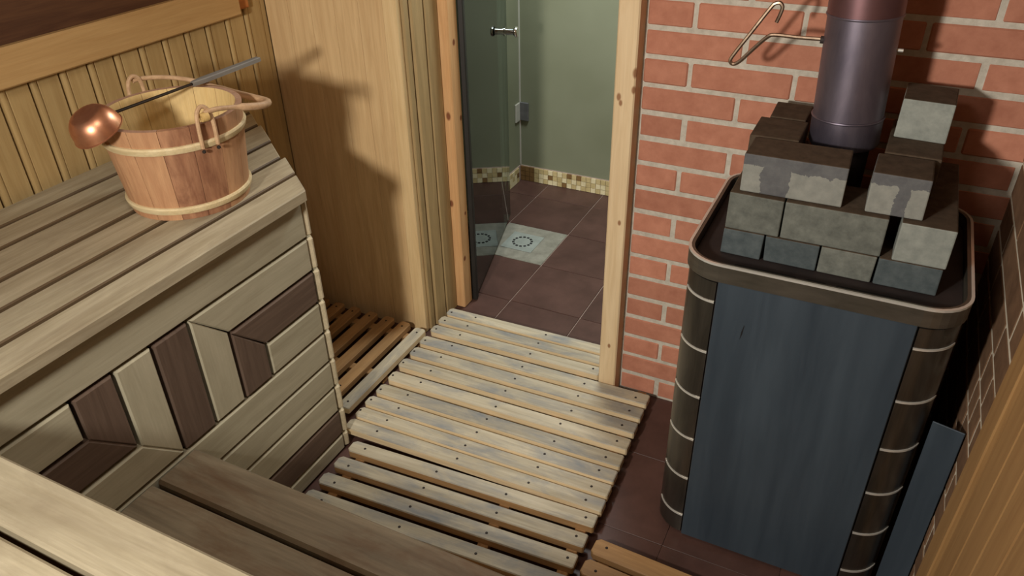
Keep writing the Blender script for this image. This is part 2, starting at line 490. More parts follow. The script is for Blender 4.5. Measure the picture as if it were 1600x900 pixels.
# over the door
bx('lintel', -1.36, -0.6, 0.0, 0.24, 2.0, 2.2, W['room'], wd, 'X', 0.003)

t1 = struct(bx('trim_1', -1.372, -1.308, 0.201, 0.262, 0, 2.0, W['jamb'], None, 'Z', 0.004), 'left door jamb of knotty orange pine', 'trim')
t2 = struct(bx('trim_2', -0.655, -0.597, -0.050, 0.262, 0, 2.0, W['post'], None, 'Z', 0.004), 'right door post of pale knotty pine beside the brick wall', 'trim')

# left wall: upright beaded boards, darker boards above the rail
wl = shell('wall_left', (-1.87, -1.0, 0), 'golden beaded board wall behind the left bench')
def bead_mesh(h):
    prof = [(-0.040, -0.012), (-0.040, -0.003), (-0.0385, 0.0), (0.0165, 0.0), (0.0185, -0.0022)]
    for k in range(7):
        a = math.pi * k / 6
        prof.append((0.0275 - 0.0085 * math.cos(a), -0.002 + 0.0055 * math.sin(a)))
    prof += [(0.0368, -0.013)]
    bm = bmesh.new()
    A = [bm.verts.new((-h / 2, y, z)) for y, z in prof]; B = [bm.verts.new((h / 2, y, z)) for y, z in prof]
    n = len(prof)
    for i in range(n):
        j = (i + 1) % n
        bm.faces.new((A[i], A[j], B[j], B[i]))
    bm.faces.new(A[::-1]); bm.faces.new(B)
    return to_mesh('bead', bm)
bead = bead_mesh(1.235)
yy = -0.02
for k in range(30):
    # local Y runs towards the camera
    add('plank', bead, W['left'], basis(Z, -Y, X, (-1.87, -0.062 - 0.0823 * k, 0.6175)), wl)
bx('plank', -1.885, -1.872, -0.021, -0.0, 0, 2.2, W['left'], wl, 'Z', 0.001)
for k in range(6):
    bx('plank', -1.885, -1.868, -2.5, -0.0215, 1.237 + 0.13 * k, 1.237 + 0.13 * k + 0.128, W['darkpanel'], wl, 'Y', 0.002)
bx('backing', -1.95, -1.886, -2.5, 0.0, 0, 2.2, BLACK, wl, bev=0)

# rest of the sauna box
wf = shell('wall_front', (-0.8, -2.5, 0), 'board wall behind the photographer')
bx('backing', -1.95, 0.42, -2.56, -2.52, 0, 2.2, W['room'], wf, 'X', 0)
for k in range(17):
    bx('plank', -1.885 + .13 * k, -1.885 + .13 * k + .128, -2.52, -2.5, 0, 2.2, W['room'], wf, 'Z', 0.002)
ce = shell('ceiling', (-0.8, -1.2, 2.2), 'board ceiling of the sauna', 'ceiling')
for k in range(19):
    bx('plank', -1.95, 0.42, -2.56 + .135 * k, -2.56 + .135 * k + .133, 2.2, 2.22, W['room'], ce, 'X', 0.002)

# shower room behind the door
wsb = struct(bx('wall_shower_back', -1.75, 0.5, 1.389, 1.45, 0, 2.2, PLASTER, None, 'X', 0), 'pale green plastered wall of the shower room', 'wall')
wsl = struct(bx('wall_shower_left', -1.72, -1.634, 0.24, 1.389, 0, 2.2, PLASTER, None, 'X', 0), 'pale green left wall of the shower room beyond the glass door', 'wall')
wsr = struct(bx('wall_shower_right', 0.42, 0.5, 0.0, 1.389, 0, 2.2, PLASTER, None, 'X', 0), 'right wall of the shower room, out of sight', 'wall')
wsf = struct(bx('wall_shower_front', -1.72, -1.372, 0.241, 0.262, 0, 2.2, PLASTER, None, 'X', 0), 'shower room wall beside the door hinge', 'wall')
wsg = struct(bx('wall_shower_door', -0.6, 0.42, 0.241, 0.262, 0, 2.2, PLASTER, None, 'X', 0), 'shower room wall on the back of the brick wall', 'wall')
ces = struct(bx('ceiling_shower', -1.75, 0.5, 0.241, 1.45, 2.2, 2.24, PLASTER, None, 'X', 0), 'plastered ceiling of the shower room', 'ceiling')

def mosaic(name, y_or_x, a0, a1, axis, brown):
    bm = bmesh.new(); idx = []
    n = int((a1 - a0) / 0.0262)
    for i in range(n):
        for j in range(3):
            c = a0 + 0.0131 + i * 0.0262; z = 0.014 + j * 0.0262
            r = bmesh.ops.create_cube(bm, size=1)
            for v in r['verts']:
                u = v.co.x * 0.0242; w = v.co.y * 0.008; h = v.co.z * 0.0242
                v.co = Vector((c + u, y_or_x + w, z + h)) if axis == 'X' else Vector((y_or_x + w, c + u, z + h))
            m = 2 if c < brown and axis == 'X' else random.choice((0, 0, 1, 1, 0, 2))
            for f in {f for v in r['verts'] for f in v.link_faces}: f.material_index = m
    return to_mesh(name, bm)
bb = struct(bx('baseboard_shower', -1.634, 0.42, 1.3845, 1.3888, 0.0005, 0.082, GROUT, None, 'X', 0), 'mosaic skirting along the shower room wall', 'baseboard')
o = add('mosaic', mosaic('mosaic', 1.383, -1.630, 0.41, 'X', -1.555), [MOSAIC_A, MOSAIC_B, MOSAIC_C], Matrix.Identity(4), bb); o['kind'] = 'stuff'
bl = struct(bx('baseboard_shower_left', -1.6335, -1.629, 0.27, 1.378, 0.0005, 0.082, GROUT, None, 'Y', 0), 'mosaic skirting on the left shower wall beyond the glass', 'baseboard')
o = add('mosaic', mosaic('mosaic', -1.628, 0.28, 1.37, 'Y', 0), [MOSAIC_A, MOSAIC_B, MOSAIC_C], Matrix.Identity(4), bl); o['kind'] = 'stuff'
struct(add('trim_3', tube([(-1.631, 1.386, 0.083), (-1.631, 1.386, 2.19)], 0.004, 6), BRIGHT, Matrix.Identity(4)), 'white sealant bead in the shower room corner', 'trim')

# ------------------------------------------------------------------ glass door leaf, opened into the shower room
hx, hy, fx, fy = -1.300, 0.285, -1.486, 0.960
dl = math.hypot(fx - hx, fy - hy); dv = Vector(((fx - hx) / dl, (fy - hy) / dl, 0)); dn = Vector((dv.y, -dv.x, 0))
door = shell('door_1', (hx, hy, 0.015), 'smoked glass door standing open into the shower room', 'door')
add('glass_pane', box(dl, 1.93, 0.008, 0), GLASS, basis(dv, Z, dn, Vector((hx, hy, 0.985)) + dv * dl / 2), door)
add('door_seal', box(1.96, 0.026, 0.018, 0.002), RUBBER, basis(Z, dv, Vector((0, 0, 1)).cross(dv), (-1.300, 0.276, 0.985)), door)
kp = Vector((hx, hy, 0.888)) + dv * (dl - 0.045)
kn = add('door_knob', lathe([(0, 0.0045), (0.019, 0.0045), (0.019, 0.008), (0.014, 0.010), (0.014, 0.042), (0.018, 0.045), (0.022, 0.049), (0.022, 0.056), (0.019, 0.060), (0, 0.060)], 24), CHROME,
         basis(dv, Z, dn, kp), door)
kn2 = add('door_knob', kn.data, CHROME, basis(dv, -Z, -dn, kp), door)

# chrome clamp low in the shower corner
cl = thing('corner_clamp', (-1.63, 1.385, 0.33), 'square chrome clamp plates low in the corner of the shower room', 'fixture')
bx('clamp_plate', -1.628, -1.583, 1.377, 1.3885, 0.327, 0.42, CLAMP_D, cl, 'X', 0.002)
bx('clamp_plate', -1.6335, -1.625, 1.33, 1.376, 0.327, 0.42, CLAMP_L, cl, 'Y', 0.002)

# floor drain in the pale tile
dr = thing('floor_drain', (-1.33, 0.775, 0.0), 'square floor drain with a ring of dark slots in the pale tile', 'drain')
bx('drain_plate', -1.405, -1.255, 0.70, 0.85, 0.0005, 0.003, metal('drain_plate_steel', srgb(150, 156, 150), srgb(170, 176, 170), 20, 0.45, 0.4), dr, 'X', 0.001)
bm = bmesh.new()
for k in range(14):
    a = 2 * math.pi * k / 14
    r = bmesh.ops.create_cube(bm, size=1)
    for v in r['verts']:
        p = Vector((0.042 + v.co.x * 0.011, v.co.y * 0.012, 0.0032 + v.co.z * 0.0012))
        v.co = Vector((-1.33 + p.x * math.cos(a) - p.y * math.sin(a), 0.775 + p.x * math.sin(a) + p.y * math.cos(a), p.z))
o = add('drain_slots', to_mesh('slots', bm), BLACK, Matrix.Identity(4), dr); o['kind'] = 'stuff'

# ------------------------------------------------------------------ left bench: slatted top with a slanted end, patterned front
ZB = 0.894
bench = thing('corner_bench', (-1.5, -1.3, 0), 'tall slatted bench on the left with a patterned light and dark board front', 'bench')
def end_y(x): return -0.640 + (-1.237 - x) * 0.72
def slat_top(x1, x0, extra=0.0):
    L0 = -2.3
    ya, yb = end_y(x1) + extra, end_y(x0) + extra
    c = (x0 + x1) / 2
    # local x = world y, local y = -world x
    poly = [(L0, -(x1 - c)), (ya - .006, -(x1 - c)), (ya, -(x1 - c) + .006), (yb, -(x0 - c)), (L0, -(x0 - c))]
    me = prism(poly, -0.028, 0.0, 0.003)
    if x1 < -1.3:
        for p in me.polygons:
            if abs(p.normal.y) > 0.6: p.material_index = 1
    return add('seat_board', me, [W['bench'], W['bench_edge']], basis(Y, -X, Z, (c, 0, ZB)), bench)
for x1, x0, e in ((-1.237, -1.320, 0), (-1.332, -1.424, .006), (-1.437, -1.528, -.004), (-1.542, -1.653, .004), (-1.666, -1.750, 0), (-1.762, -1.845, .003)):
    slat_top(x1, x0, e)
bx('bearer', -1.84, -1.30, -0.86, -0.80, 0.80, 0.865, W['room'], bench, 'X')
bx('bearer', -1.84, -1.30, -1.50, -1.44, 0.80, 0.865, W['room'], bench, 'X')
bx('carcass', -1.85, -1.285, -2.3, -0.85, 0.005, 0.855, BLACK, bench, 'Y', 0)
# slanted end behind the end boards
poly = [(-1.287, -0.86), (-1.287, -0.645), (-1.855, -0.24), (-1.855, -0.86)]
add('end_core', prism(poly, 0.005, 0.80, 0), BLACK, Matrix.Identity(4), bench)

XF = -1.265
def fb(poly, vertical, dark=False):
    """front board: polygon in (y, z) on the bench front"""
    ys = [p[0] for p in poly]; zs = [p[1] for p in poly]
    cy, cz = (min(ys) + max(ys)) / 2, (min(zs) + max(zs)) / 2
    m = W['panel_dark'] if dark else W['panel']
    if vertical:
        pl = [(z - cz, -(y - cy)) for y, z in poly]
        mt = basis(Z, -Y, X, (XF, cy, cz))
    else:
        pl = [(y - cy, z - cz) for y, z in poly]
        mt = basis(Y, Z, X, (XF, cy, cz))
    return add('front_board', prism(pl, -0.019, random.uniform(-.001, .0005), 0.0035), m, mt, bench)
E0, g = -0.636, 0.0045
far = -2.3
def rect(y0, y1, z0, z1): return [(y0 + g, z0 + g), (y1 - g, z0 + g), (y1 - g, z1 - g), (y0 + g, z1 - g)]
rows = [0.862, 0.748, 0.648, 0.547, 0.445, 0.343, 0.247, 0.155, 0.064, 0.004]
fb(rect(far, E0, rows[1], rows[0]), False)
vy = [-0.85, -0.95, -1.05, -1.15, -1.247, -1.344]
h = 0.0006
# light mitred pair
fb([(vy[2] + g + h, rows[1] - g), (vy[1] + h, rows[2] + g), (E0 - g, rows[2] + g), (E0 - g, rows[1] - g)], False)
fb([(vy[2] + g, rows[1] - g - h), (vy[2] + g, rows[4] + g), (vy[1] - g, rows[4] + g), (vy[1] - g, rows[2] + g)], True)
# dark mitred pair
fb([(vy[1] + g + h, rows[2] - g), (vy[0] + h, rows[3] + g), (E0 - g, rows[3] + g), (E0 - g, rows[2] - g)], False, True)
fb([(vy[1] + g, rows[2] - g - h), (vy[1] + g, rows[4] + g), (vy[0] - g, rows[4] + g), (vy[0] - g, rows[3] + g)], True, True)
fb(rect(vy[0], E0, rows[4], rows[3]), False)
for k in range(4, 9):
    fb(rect(far, E0 + (0.002 * (k % 2)), rows[k + 1], rows[k]), False, k == 7)
# uprights and the mirrored pattern further left
fb(rect(vy[3], vy[2], rows[4], rows[1]), True, True)
fb([(vy[4] + g, rows[1] - g), (vy[4] + g, rows[3] - g - h), (vy[3] - g, rows[4] + g + h), (vy[3] - g, rows[1] - g)], True)
fb([(far, rows[3] - g), (vy[4] + g - h, rows[3] - g), (vy[3] - g - h, rows[4] + g), (far, rows[4] + g)], False)
fb([(vy[5] + g, rows[1] - g), (vy[5] + g, rows[2] - g - h), (vy[4] - g, rows[3] + g + h), (vy[4] - g, rows[1] - g)], True, True)
fb([(far, rows[2] - g), (vy[5] + g - h, rows[2] - g), (vy[4] - g - h, rows[3] + g), (far, rows[3] + g)], False, True)
fb(rect(far, vy[5], rows[2], rows[1]), False)
# boards of the slanted end
ev = Vector((-0.568, 0.405, 0)).normalized(); en = Vector((0.405, 0.568, 0)).normalized()
for a, b_ in zip(rows, rows[1:]):
    zc = (a + b_) / 2; Lb = 0.70
    c = Vector((-1.2655, -0.6315, zc)) + ev * (Lb / 2) + en * random.uniform(-.0015, .0025)
    add('end_board', box(Lb, a - b_ - 0.008, 0.018, 0.004), W['end'], basis(ev, Z, ev.cross(Z), c), bench)

# near bench in the foreground and the step below it
near = thing('near_bench', (-0.6, -2.0, 0), 'tall slatted bench in the bottom left foreground, nearest the camera', 'bench')
NX0, NX1 = -1.232, 0.25
for k in range(6):
    y1 = -1.565 - 0.0985 * k
    bx('seat_board', NX0, NX1, y1 - 0.0865, y1, ZB - 0.028, ZB, W['bench'], near, 'X', 0.005)
bx('bearer', -1.15, -1.09, -2.14, -1.60, 0.80, 0.866, W['room'], near, 'Y')
bx('bearer', 0.10, 0.16, -2.14, -1.60, 0.80, 0.866, W['room'], near, 'Y')
for k in range(4):
    bx('front_board', NX0, NX1, -1.62, -1.60, 0.45 + 0.102 * k, 0.45 + 0.102 * k + 0.096, W['panel'], near, 'X', 0.003)
bx('leg', -1.15, -1.09, -2.14, -2.08, 0, 0.80, W['room'], near, 'Z')
bx('leg', 0.10, 0.16, -2.14, -2.08, 0, 0.80, W['room'], near, 'Z')
bx('leg', -1.15, -1.09, -1.69, -1.63, 0, 0.80, W['room'], near, 'Z')
bx('leg', 0.10, 0.16, -1.69, -1.63, 0, 0.80, W['room'], near, 'Z')
bx('rail', -1.20, 0.20, -1.64, -1.62, 0.72, 0.80, W['room'], near, 'X')

step = thing('low_step_bench', (-0.5, -1.35, 0), 'low step of two stained boards in front of the near bench', 'bench')
bx('seat_board', -1.262, 0.20, -1.246, -1.130, 0.415, 0.443, W['step'], step, 'X', 0.007)
bx('seat_board', -1.262, 0.20, -1.368, -1.257, 0.415, 0.443, W['step'], step, 'X', 0.005)
bx('seat_board', -1.262, 0.20, -1.490, -1.379, 0.415, 0.443, W['step'], step, 'X', 0.005)
for k in range(4):
    bx('front_board', -1.262, 0.20, -1.172, -1.154, 0.006 + 0.1015 * k, 0.006 + 0.1015 * k + 0.097, W['panel_dark' if k == 0 else 'panel'], step, 'X', 0.003)
bx('bearer', -1.20, -1.15, -1.49, -1.175, 0.345, 0.414, W['room'], step, 'Y')
bx('bearer', 0.05, 0.10, -1.49, -1.175, 0.345, 0.414, W['room'], step, 'Y')
for x in (-1.20, 0.05):
    bx('leg', x, x + 0.05, -1.49, -1.44, 0, 0.345, W['room'], step, 'Z')
    bx('leg', x, x + 0.05, -1.226, -1.176, 0, 0.345, W['room'], step, 'Z')

# backrest rail on the left wall
br = thing('backrest_rail', (-1.85, -1.2, 1.155), 'wide golden backrest rail along the left wall above the bench', 'backrest')
bx('rail_board', -1.850, -1.826, -2.3, -0.150, 1.155, 1.245, W['rail'], br, 'Y', 0.004)
bx('batten', -1.865, -1.851, -2.3, -0.090, 1.163, 1.240, W['orange'], br, 'Y', 0.002)

# ------------------------------------------------------------------ floor gratings
def slat_mesh(L, w, hgt, cut=0.010, key=0):
    k = ('slat', round(L, 3), round(w, 4), hgt, key)
    if k in _boxes: return _boxes[k]
    a, b = L / 2, w / 2
    poly = [(-a + cut, -b), (a - cut * .4, -b), (a, -b + cut * .4), (a, b - cut * .4), (a - cut * .4, b), (-a + cut, b), (-a, b - cut), (-a, -b + cut)]
    me = prism(poly, -hgt, 0, 0.0025)
    for p in me.polygons:
        if p.normal.z < 0.4: p.material_index = 1
    _boxes[k] = me
    return me
def screws(xs, z=0.0006, r=0.0042):
    bm = bmesh.new()
    for x, y in xs:
        bmesh.ops.create_cone(bm, cap_ends=True, segments=8, radius1=r, radius2=r * .8, depth=0.0016, matrix=Matrix.Translation((x, y, z)))
    return to_mesh('screws', bm)
def grating(name, label, ang, origin, slats, battens, mat, group, hgt=0.024, top=0.051, along=None):
    """slats: (left x, right x, centre y, width) in the grating's own frame, whose origin is given"""
    t = thing(name, (origin[0], origin[1], 0), label, 'duckboard', group, ang)
    F = WM[t.name]
    for i, (x0, x1, y, w) in enumerate(slats):
        L = x1 - x0
        s = add('slat', slat_mesh(L, w, hgt, 0.010, name + mat[0].name + mat[1].name), mat, F @ T((x0 + x1) / 2, y, top), t)
        pos = [p for p in battens]
        pts = []
        for p in pos:
            if x0 + .01 < p < x1 - .01:
                pts.append((p - (x0 + x1) / 2 + random.uniform(-.006, .006), random.uniform(-.006, .006)))
        if pts:
            q = add('screws', screws(pts), SCREW, F @ T((x0 + x1) / 2, y, top), s); q['kind'] = 'stuff'
    return t, F
# main duckboard in front of the door: origin at its left edge
ang = math.radians(1.6)
def to_local(x, y, o, a):
    dx, dy = x - o[0], y - o[1]
    return (dx * math.cos(a) + dy * math.sin(a), -dx * math.sin(a) + dy * math.cos(a))
org = (-1.34, -0.25)
cy = [0.092, 0.035, -0.027, -0.104, -0.176, -0.248, -0.324, -0.398, -0.463, -0.522, -0.580]
lx = [-1.320, -1.322, -1.318, -1.316, -1.312, -1.312, -1.305, -1.303, -1.303, -1.298, -1.294]
cy[0] = 0.094
sl = []
for i, (y, x) in enumerate(zip(cy, lx)):
    xl, yl = to_local(-1.31, y, org, ang)
    x0 = to_local(x, y, org, ang)[0]
    xr = -0.662 if i < 3 else -0.470 + 0.0035 * (i - 3)
    x1 = to_local(xr, y, org, ang)[0]
    nxt = cy[i + 1] if i + 1 < len(cy) else y - 0.06
    w = 0.046 if i < 3 else (0.051 if i < 8 else 0.047)
    sl.append((x0, x1, yl, w))
duck, F = grating('duckboard', 'pale worn slatted duckboard reaching into the doorway', ang, org, sl, (0.045, 0.145, 0.43, 0.66, 0.835), [W['slat'], W['slat_side']], 'floor duckboards')
for x in (0.075, 0.42, 0.62):
    add('batten', box(0.66, 0.03, 0.026, 0.002), W['slat_brown'], F @ basis(Y, -X, Z, (x, 0.02, 0.0140)), duck)
add('batten', box(0.52, 0.03, 0.026, 0.002), W['slat_brown'], F @ basis(Y, -X, Z, (0.838, -0.055, 0.0140)), duck)
# second duckboard, running on under the step
ang2 = math.radians(3.2)
org2 = (-1.235, -0.66)
sl = []
for i in range(7):
    sl.append((0.010 - 0.004 * i, 0.790 - 0.0042 * i, -0.0715 * i, 0.047))
duck2, F2 = grating('duckboard', 'slatted duckboard with wide gaps between the bench and the low step', ang2, org2, sl, (0.055, 0.30, 0.53, 0.755), [W['slat'], W['slat_brown']], 'floor duckboards')  # slat sides in brown: the shade on them put into the colour
for x in (0.055, 0.53, 0.755):
    add('batten', box(0.47, 0.03, 0.026, 0.002), W['slat_brown'], F2 @ basis(Y, -X, Z, (x, -0.215, 0.0140)), duck2)
# third, small duckboard in front of the stove, bottom edge of the picture
ang3 = math.radians(-2.0)
sl = [(0.002, 0.62, -0.03 - 0.0715 * i, 0.054) for i in range(6)]
duck3, F3 = grating('duckboard', 'brown slatted duckboard in front of the stove at the bottom edge', ang3, (-0.425, -0.660), sl, (0.04, 0.30, 0.58), [W['slat_brown'], W['slat_brown']], 'floor duckboards')
for x in (0.04, 0.30, 0.58):
    add('batten', box(0.42, 0.03, 0.026, 0.002), W['slat_brown'], F3 @ basis(Y, -X, Z, (x, -0.209, 0.0140)), duck3)
# grating behind the end of the bench, slats running towards the wall
org4 = (-1.335, -0.05)
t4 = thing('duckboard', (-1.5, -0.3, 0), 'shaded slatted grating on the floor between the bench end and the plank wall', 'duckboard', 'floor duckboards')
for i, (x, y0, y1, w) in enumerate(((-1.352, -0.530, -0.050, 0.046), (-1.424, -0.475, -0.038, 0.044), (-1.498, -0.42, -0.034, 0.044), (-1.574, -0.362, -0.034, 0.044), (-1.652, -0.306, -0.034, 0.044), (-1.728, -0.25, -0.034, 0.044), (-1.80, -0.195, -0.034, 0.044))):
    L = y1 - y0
    s = add('slat', slat_mesh(L, w, 0.022, 0.008, 'g%d' % (i < 1)), [W['slat'], W['slat_side']] if i < 1 else [W['slat_brown'], W['slat_brown']], basis(-Y, X, Z, (x, (y0 + y1) / 2, 0.052)), t4)  # inner slats browner: the bench's shade put into the colour
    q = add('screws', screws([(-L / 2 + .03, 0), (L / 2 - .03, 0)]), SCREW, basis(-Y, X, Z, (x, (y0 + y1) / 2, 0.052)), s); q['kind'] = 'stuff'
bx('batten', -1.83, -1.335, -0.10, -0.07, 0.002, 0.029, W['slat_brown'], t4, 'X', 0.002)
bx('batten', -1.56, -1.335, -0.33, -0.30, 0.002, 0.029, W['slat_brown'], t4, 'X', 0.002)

# ------------------------------------------------------------------ stove
SX0, SX1, SY0, SY1, SR = -0.315, 0.238, -0.520, -0.020, 0.080
def rr(x0, x1, y0, y1, r, n=8):
    out = []
    for cx, cy_, a0 in ((x1 - r, y0 + r, -90), (x1 - r, y1 - r, 0), (x0 + r, y1 - r, 90), (x0 + r, y0 + r, 180)):
        for k in range(n + 1):
            a = math.radians(a0 + 90 * k / n)
            out.append((cx + r * math.cos(a), cy_ + r * math.sin(a)))
    return out
def ring_wall(outer, inner, z0, z1):
    bm = bmesh.new(); n = len(outer)
    a = [bm.verts.new((x, y, z0)) for x, y in outer]; b = [bm.verts.new((x, y, z1)) for x, y in outer]
    c = [bm.verts.new((x, y, z1)) for x, y in inner]; d = [bm.verts.new((x, y, z0)) for x, y in inner]
    for i in range(n):
        j = (i + 1) % n
        for p, q in ((a, b), (b, c), (c, d), (d, a)):
            bm.faces.new((p[i], p[j], q[j], q[i]))
    return to_mesh('ring', bm)
stove = thing('sauna_stove', (-0.04, -0.27, 0), 'tall blue-grey steel sauna stove with rounded corners against the brick wall', 'stove')
add('body', prism(rr(SX0 + .004, SX1 - .004, SY0 + .004, SY1, SR), 0.012, 0.82), SOOT, Matrix.Identity(4), stove)
add('base', prism(rr(SX0 + .02, SX1 - .02, SY0 + .02, SY1 - .02, 0.07), 0.0, 0.012), SOOT, Matrix.Identity(4), stove)
bx('front_panel', SX0 + SR + .001, SX1 - SR - .001, SY0 - 0.006, SY0 + 0.003, 0.014, 0.822, STEEL_BLUE, stove, 'Z', 0.0015)
add('scratch_mark', prism([(-0.020, 0.0), (-0.004, 0.0018), (0.019, 0.0006), (0.021, -0.0004), (0.002, -0.0016)], 0.0, 0.0004), BLACK, basis(Vector((0.13, 0, 0.99)).normalized(), Vector((0.99, 0, -0.13)).normalized(), -Y, (-0.168, SY0 - 0.0062, 0.705)), stove)
def arc_shell(cx, cy_, r0, r1, a0, a1, z0, z1, n=10):
    bm = bmesh.new(); R = []
    for k in range(n + 1):
        a = math.radians(a0 + (a1 - a0) * k / n); c_, s_ = math.cos(a), math.sin(a)
        R.append([bm.verts.new((cx + r * c_, cy_ + r * s_, z)) for r, z in ((r0, z0), (r1, z0), (r1, z1), (r0, z1))])
    for p, q in zip(R, R[1:]):
        for i in range(4):
            j = (i + 1) % 4
            bm.faces.new((p[i], p[j], q[j], q[i]))
    bm.faces.new(R[0][::-1]); bm.faces.new(R[-1])
    return to_mesh('arc', bm, False)
seams = [0.080, 0.216, 0.352, 0.488, 0.625, 0.763]
for side, cx, a0, a1 in (('l', SX0 + SR, 180, 268), ('r', SX1 - SR, 272, 360)):
    zs = [0.014] + seams + [0.815]
    for z0, z1 in zip(zs, zs[1:]):
        m = arc_shell(cx, SY0 + SR, SR - 0.006, SR + 0.001, a0, a1, z0 + 0.0025, z1 - 0.0025)
        for p in m.polygons: p.use_smooth = True
        m.set_sharp_from_angle(angle=math.radians(38))
        add('corner_panel', m, STEEL_COL, Matrix.Identity(4), stove)
    for z in seams:
        lo, hi = (205, 268) if side == 'l' else (272, 340)
        add('seam_strip', arc_shell(cx, SY0 + SR, SR - 0.002, SR + 0.0032, lo, hi, z - 0.0028, z + 0.0022), BRIGHT, Matrix.Identity(4), stove)
for x in (SX0, SX1 - 0.004):
    bx('side_panel', x, x + 0.004, SY0 + SR, SY1 - SR, 0.014, 0.818, STEEL_COL, stove, 'Z', 0)
rim = add('top_rim', ring_wall(rr(SX0 - .006, SX1 + .006, SY0 - .008, SY1 + .004, SR + .004), rr(SX0 + .006, SX1 - .006, SY0 + .004, SY1 - .008, SR - .008), 0.820, 0.862), STEEL_RIM, Matrix.Identity(4), stove)
add('rim_highlight', ring_wall(rr(SX0 - .0068, SX1 + .0068, SY0 - .0088, SY1 + .004, SR + .004), rr(SX0 - .001, SX1 + .001, SY0 - .003, SY1 - .002, SR - .001), 0.8585, 0.8635), BRIGHT, Matrix.Identity(4), rim)  # painted highlight: a bright strip along the rim's upper edge
tray = add('stone_tray', prism(rr(SX0 + .007, SX1 - .007, SY0 + .005, SY1 - .009, SR - .009), 0.8205, 0.834), SOOT, Matrix.Identity(4), stove)
for x0, x1 in ((-0.215, -0.085), (-0.065, -0.025), (-0.005, 0.125)):
    add('vent_slot', prism(rr(x0, x1, -0.476, -0.462, 0.006, 4), 0.8342, 0.8350), BLACK, Matrix.Identity(4), tray)

# stove pipe with damper
pipe = thing('stove_pipe', (-0.066, -0.190, 0.835), 'purple-tinted steel stove pipe with a bent damper handle', 'pipe')
px, py = -0.0665, -0.190
lp = Matrix.Translation((px, py, 1.1)) @ Matrix.Rotation(math.radians(-2.6), 4, 'Y') @ Matrix.Translation((0, 0, -1.1))
add('socket', lathe([(0.052, 0.8345), (0.060, 0.8345), (0.060, 1.05), (0.052, 1.05)], 32, close=True), SOOT, T(px, py, 0), pipe)
add('pipe_section', lathe([(0.0655, 1.046), (0.0705, 1.042), (0.0735, 1.048), (0.0735, 1.104), (0.070, 1.104)], 40), PIPE, lp, pipe)
add('pipe_section', lathe([(0.070, 1.104), (0.0725, 1.106), (0.0725, 1.318), (0.0700, 1.318)], 40), PIPE, lp, pipe)
add('pipe_section', lathe([(0.070, 1.318), (0.0740, 1.320), (0.0740, 2.195), (0.070, 2.195)], 40), PIPE_RED, lp, pipe)
for z in (1.105, 1.319):
    add('collar', lathe([(0.072, z - .003), (0.0748, z - .0022), (0.0758, z), (0.0748, z + .0022), (0.072, z + .003)], 40), PIPE, lp, pipe)
hp = [(-0.146, -0.2, 1.260), (-0.20, -0.2, 1.259), (-0.245, -0.2, 1.2595), (-0.262, -0.2, 1.253), (-0.290, -0.2, 1.222), (-0.312, -0.2, 1.196), (-0.326, -0.2, 1.187), (-0.334, -0.2, 1.194),
      (-0.326, -0.2, 1.212), (-0.300, -0.2, 1.255), (-0.265, -0.2, 1.313), (-0.256, -0.2, 1.324), (-0.246, -0.2, 1.326), (-0.240, -0.2, 1.318), (-0.242, -0.2, 1.304), (-0.2475, -0.2, 1.286)]
dh = add('damper_handle', tube(spline(hp, 5), 0.0043, 8), WIRE, T(0, 0.005, 0), pipe)
add('damper_boss', lathe([(0, 0), (0.008, 0), (0.008, 0.007), (0.0045, 0.011), (0, 0.011)], 12), SOOT, basis(Y, Z, X, (-0.152, -0.195, 1.259)), pipe)
add('damper_pin', lathe([(0, 0), (0.0036, 0), (0.0036, 0.014), (0, 0.015)], 10), BRIGHT, basis(Y, Z, X, (-0.0035, -0.195, 1.253)), pipe)

# stones piled on the stove
def stone_mesh(x0, x1, y0, y1, z0, z1, seed):
    rnd = random.Random(seed)
    bm = bmesh.new()
    bmesh.ops.create_cube(bm, size=1)
    for v in bm.verts:
        v.co = Vector((v.co.x * (x1 - x0) + rnd.uniform(-.0015, .0015), v.co.y * (y1 - y0) + rnd.uniform(-.0015, .0015), v.co.z * (z1 - z0)))
    bmesh.ops.bevel(bm, geom=bm.edges[:], offset=0.0028, segments=2, affect='EDGES', profile=0.5)
    bm.faces.ensure_lookup_table()
    bm.normal_update()
    for f in bm.faces:
        f.material_index = 1 if f.normal.z > 0.7 else 0  # upward faces take the second, darker brown colour
    return to_mesh('stone', bm)
def stone(x0, x1, y0, y1, z0, z1, mat, label, rot=0.0, top=STONE_TOP):
    n = stone.i = getattr(stone, 'i', 0) + 1
    m = stone_mesh(x0, x1, y0, y1, z0, z1, n)
    o = add('stove_stone', m, [mat, top], T((x0 + x1) / 2, (y0 + y1) / 2, (z0 + z1) / 2) @ Matrix.Rotation(math.radians(rot), 4, 'Z'))
    return tag(o, label, 'stone', 'stone blocks piled on the stove')
ZT = 0.8352
B1, B2, B3 = 0.898, 0.985, 1.071
stone(-0.256, -0.169, -0.425, -0.06, ZT, B1 - .001, STONE_D, 'dark grey stone block at the left end of the bottom row on the stove')
stone(-0.164, -0.054, -0.425, -0.29, ZT, B1 - .001, STONE_D, 'dark grey stone block second from left in the bottom row on the stove')
stone(-0.050, 0.057, -0.425, -0.29, ZT, B1 - .001, STONE, 'lighter grey stone block third from left in the bottom row on the stove')
stone(0.062, 0.180, -0.425, -0.18, ZT, B1 - .001, STONE_D, 'dark grey stone block at the right end of the bottom row on the stove')
stone(-0.255, -0.142, -0.425, -0.060, B1, B2 - .001, STONE, 'grey stone block at the left end of the middle row on the stove')
stone(-0.138, 0.062, -0.425, -0.290, B1, B2 - .001, STONE, 'long grey stone block in the centre of the middle row on the stove')
stone(0.084, 0.185, -0.425, -0.070, B1, B2 - .001, STONE_L, 'pale grey stone block at the right end of the middle row on the stove')
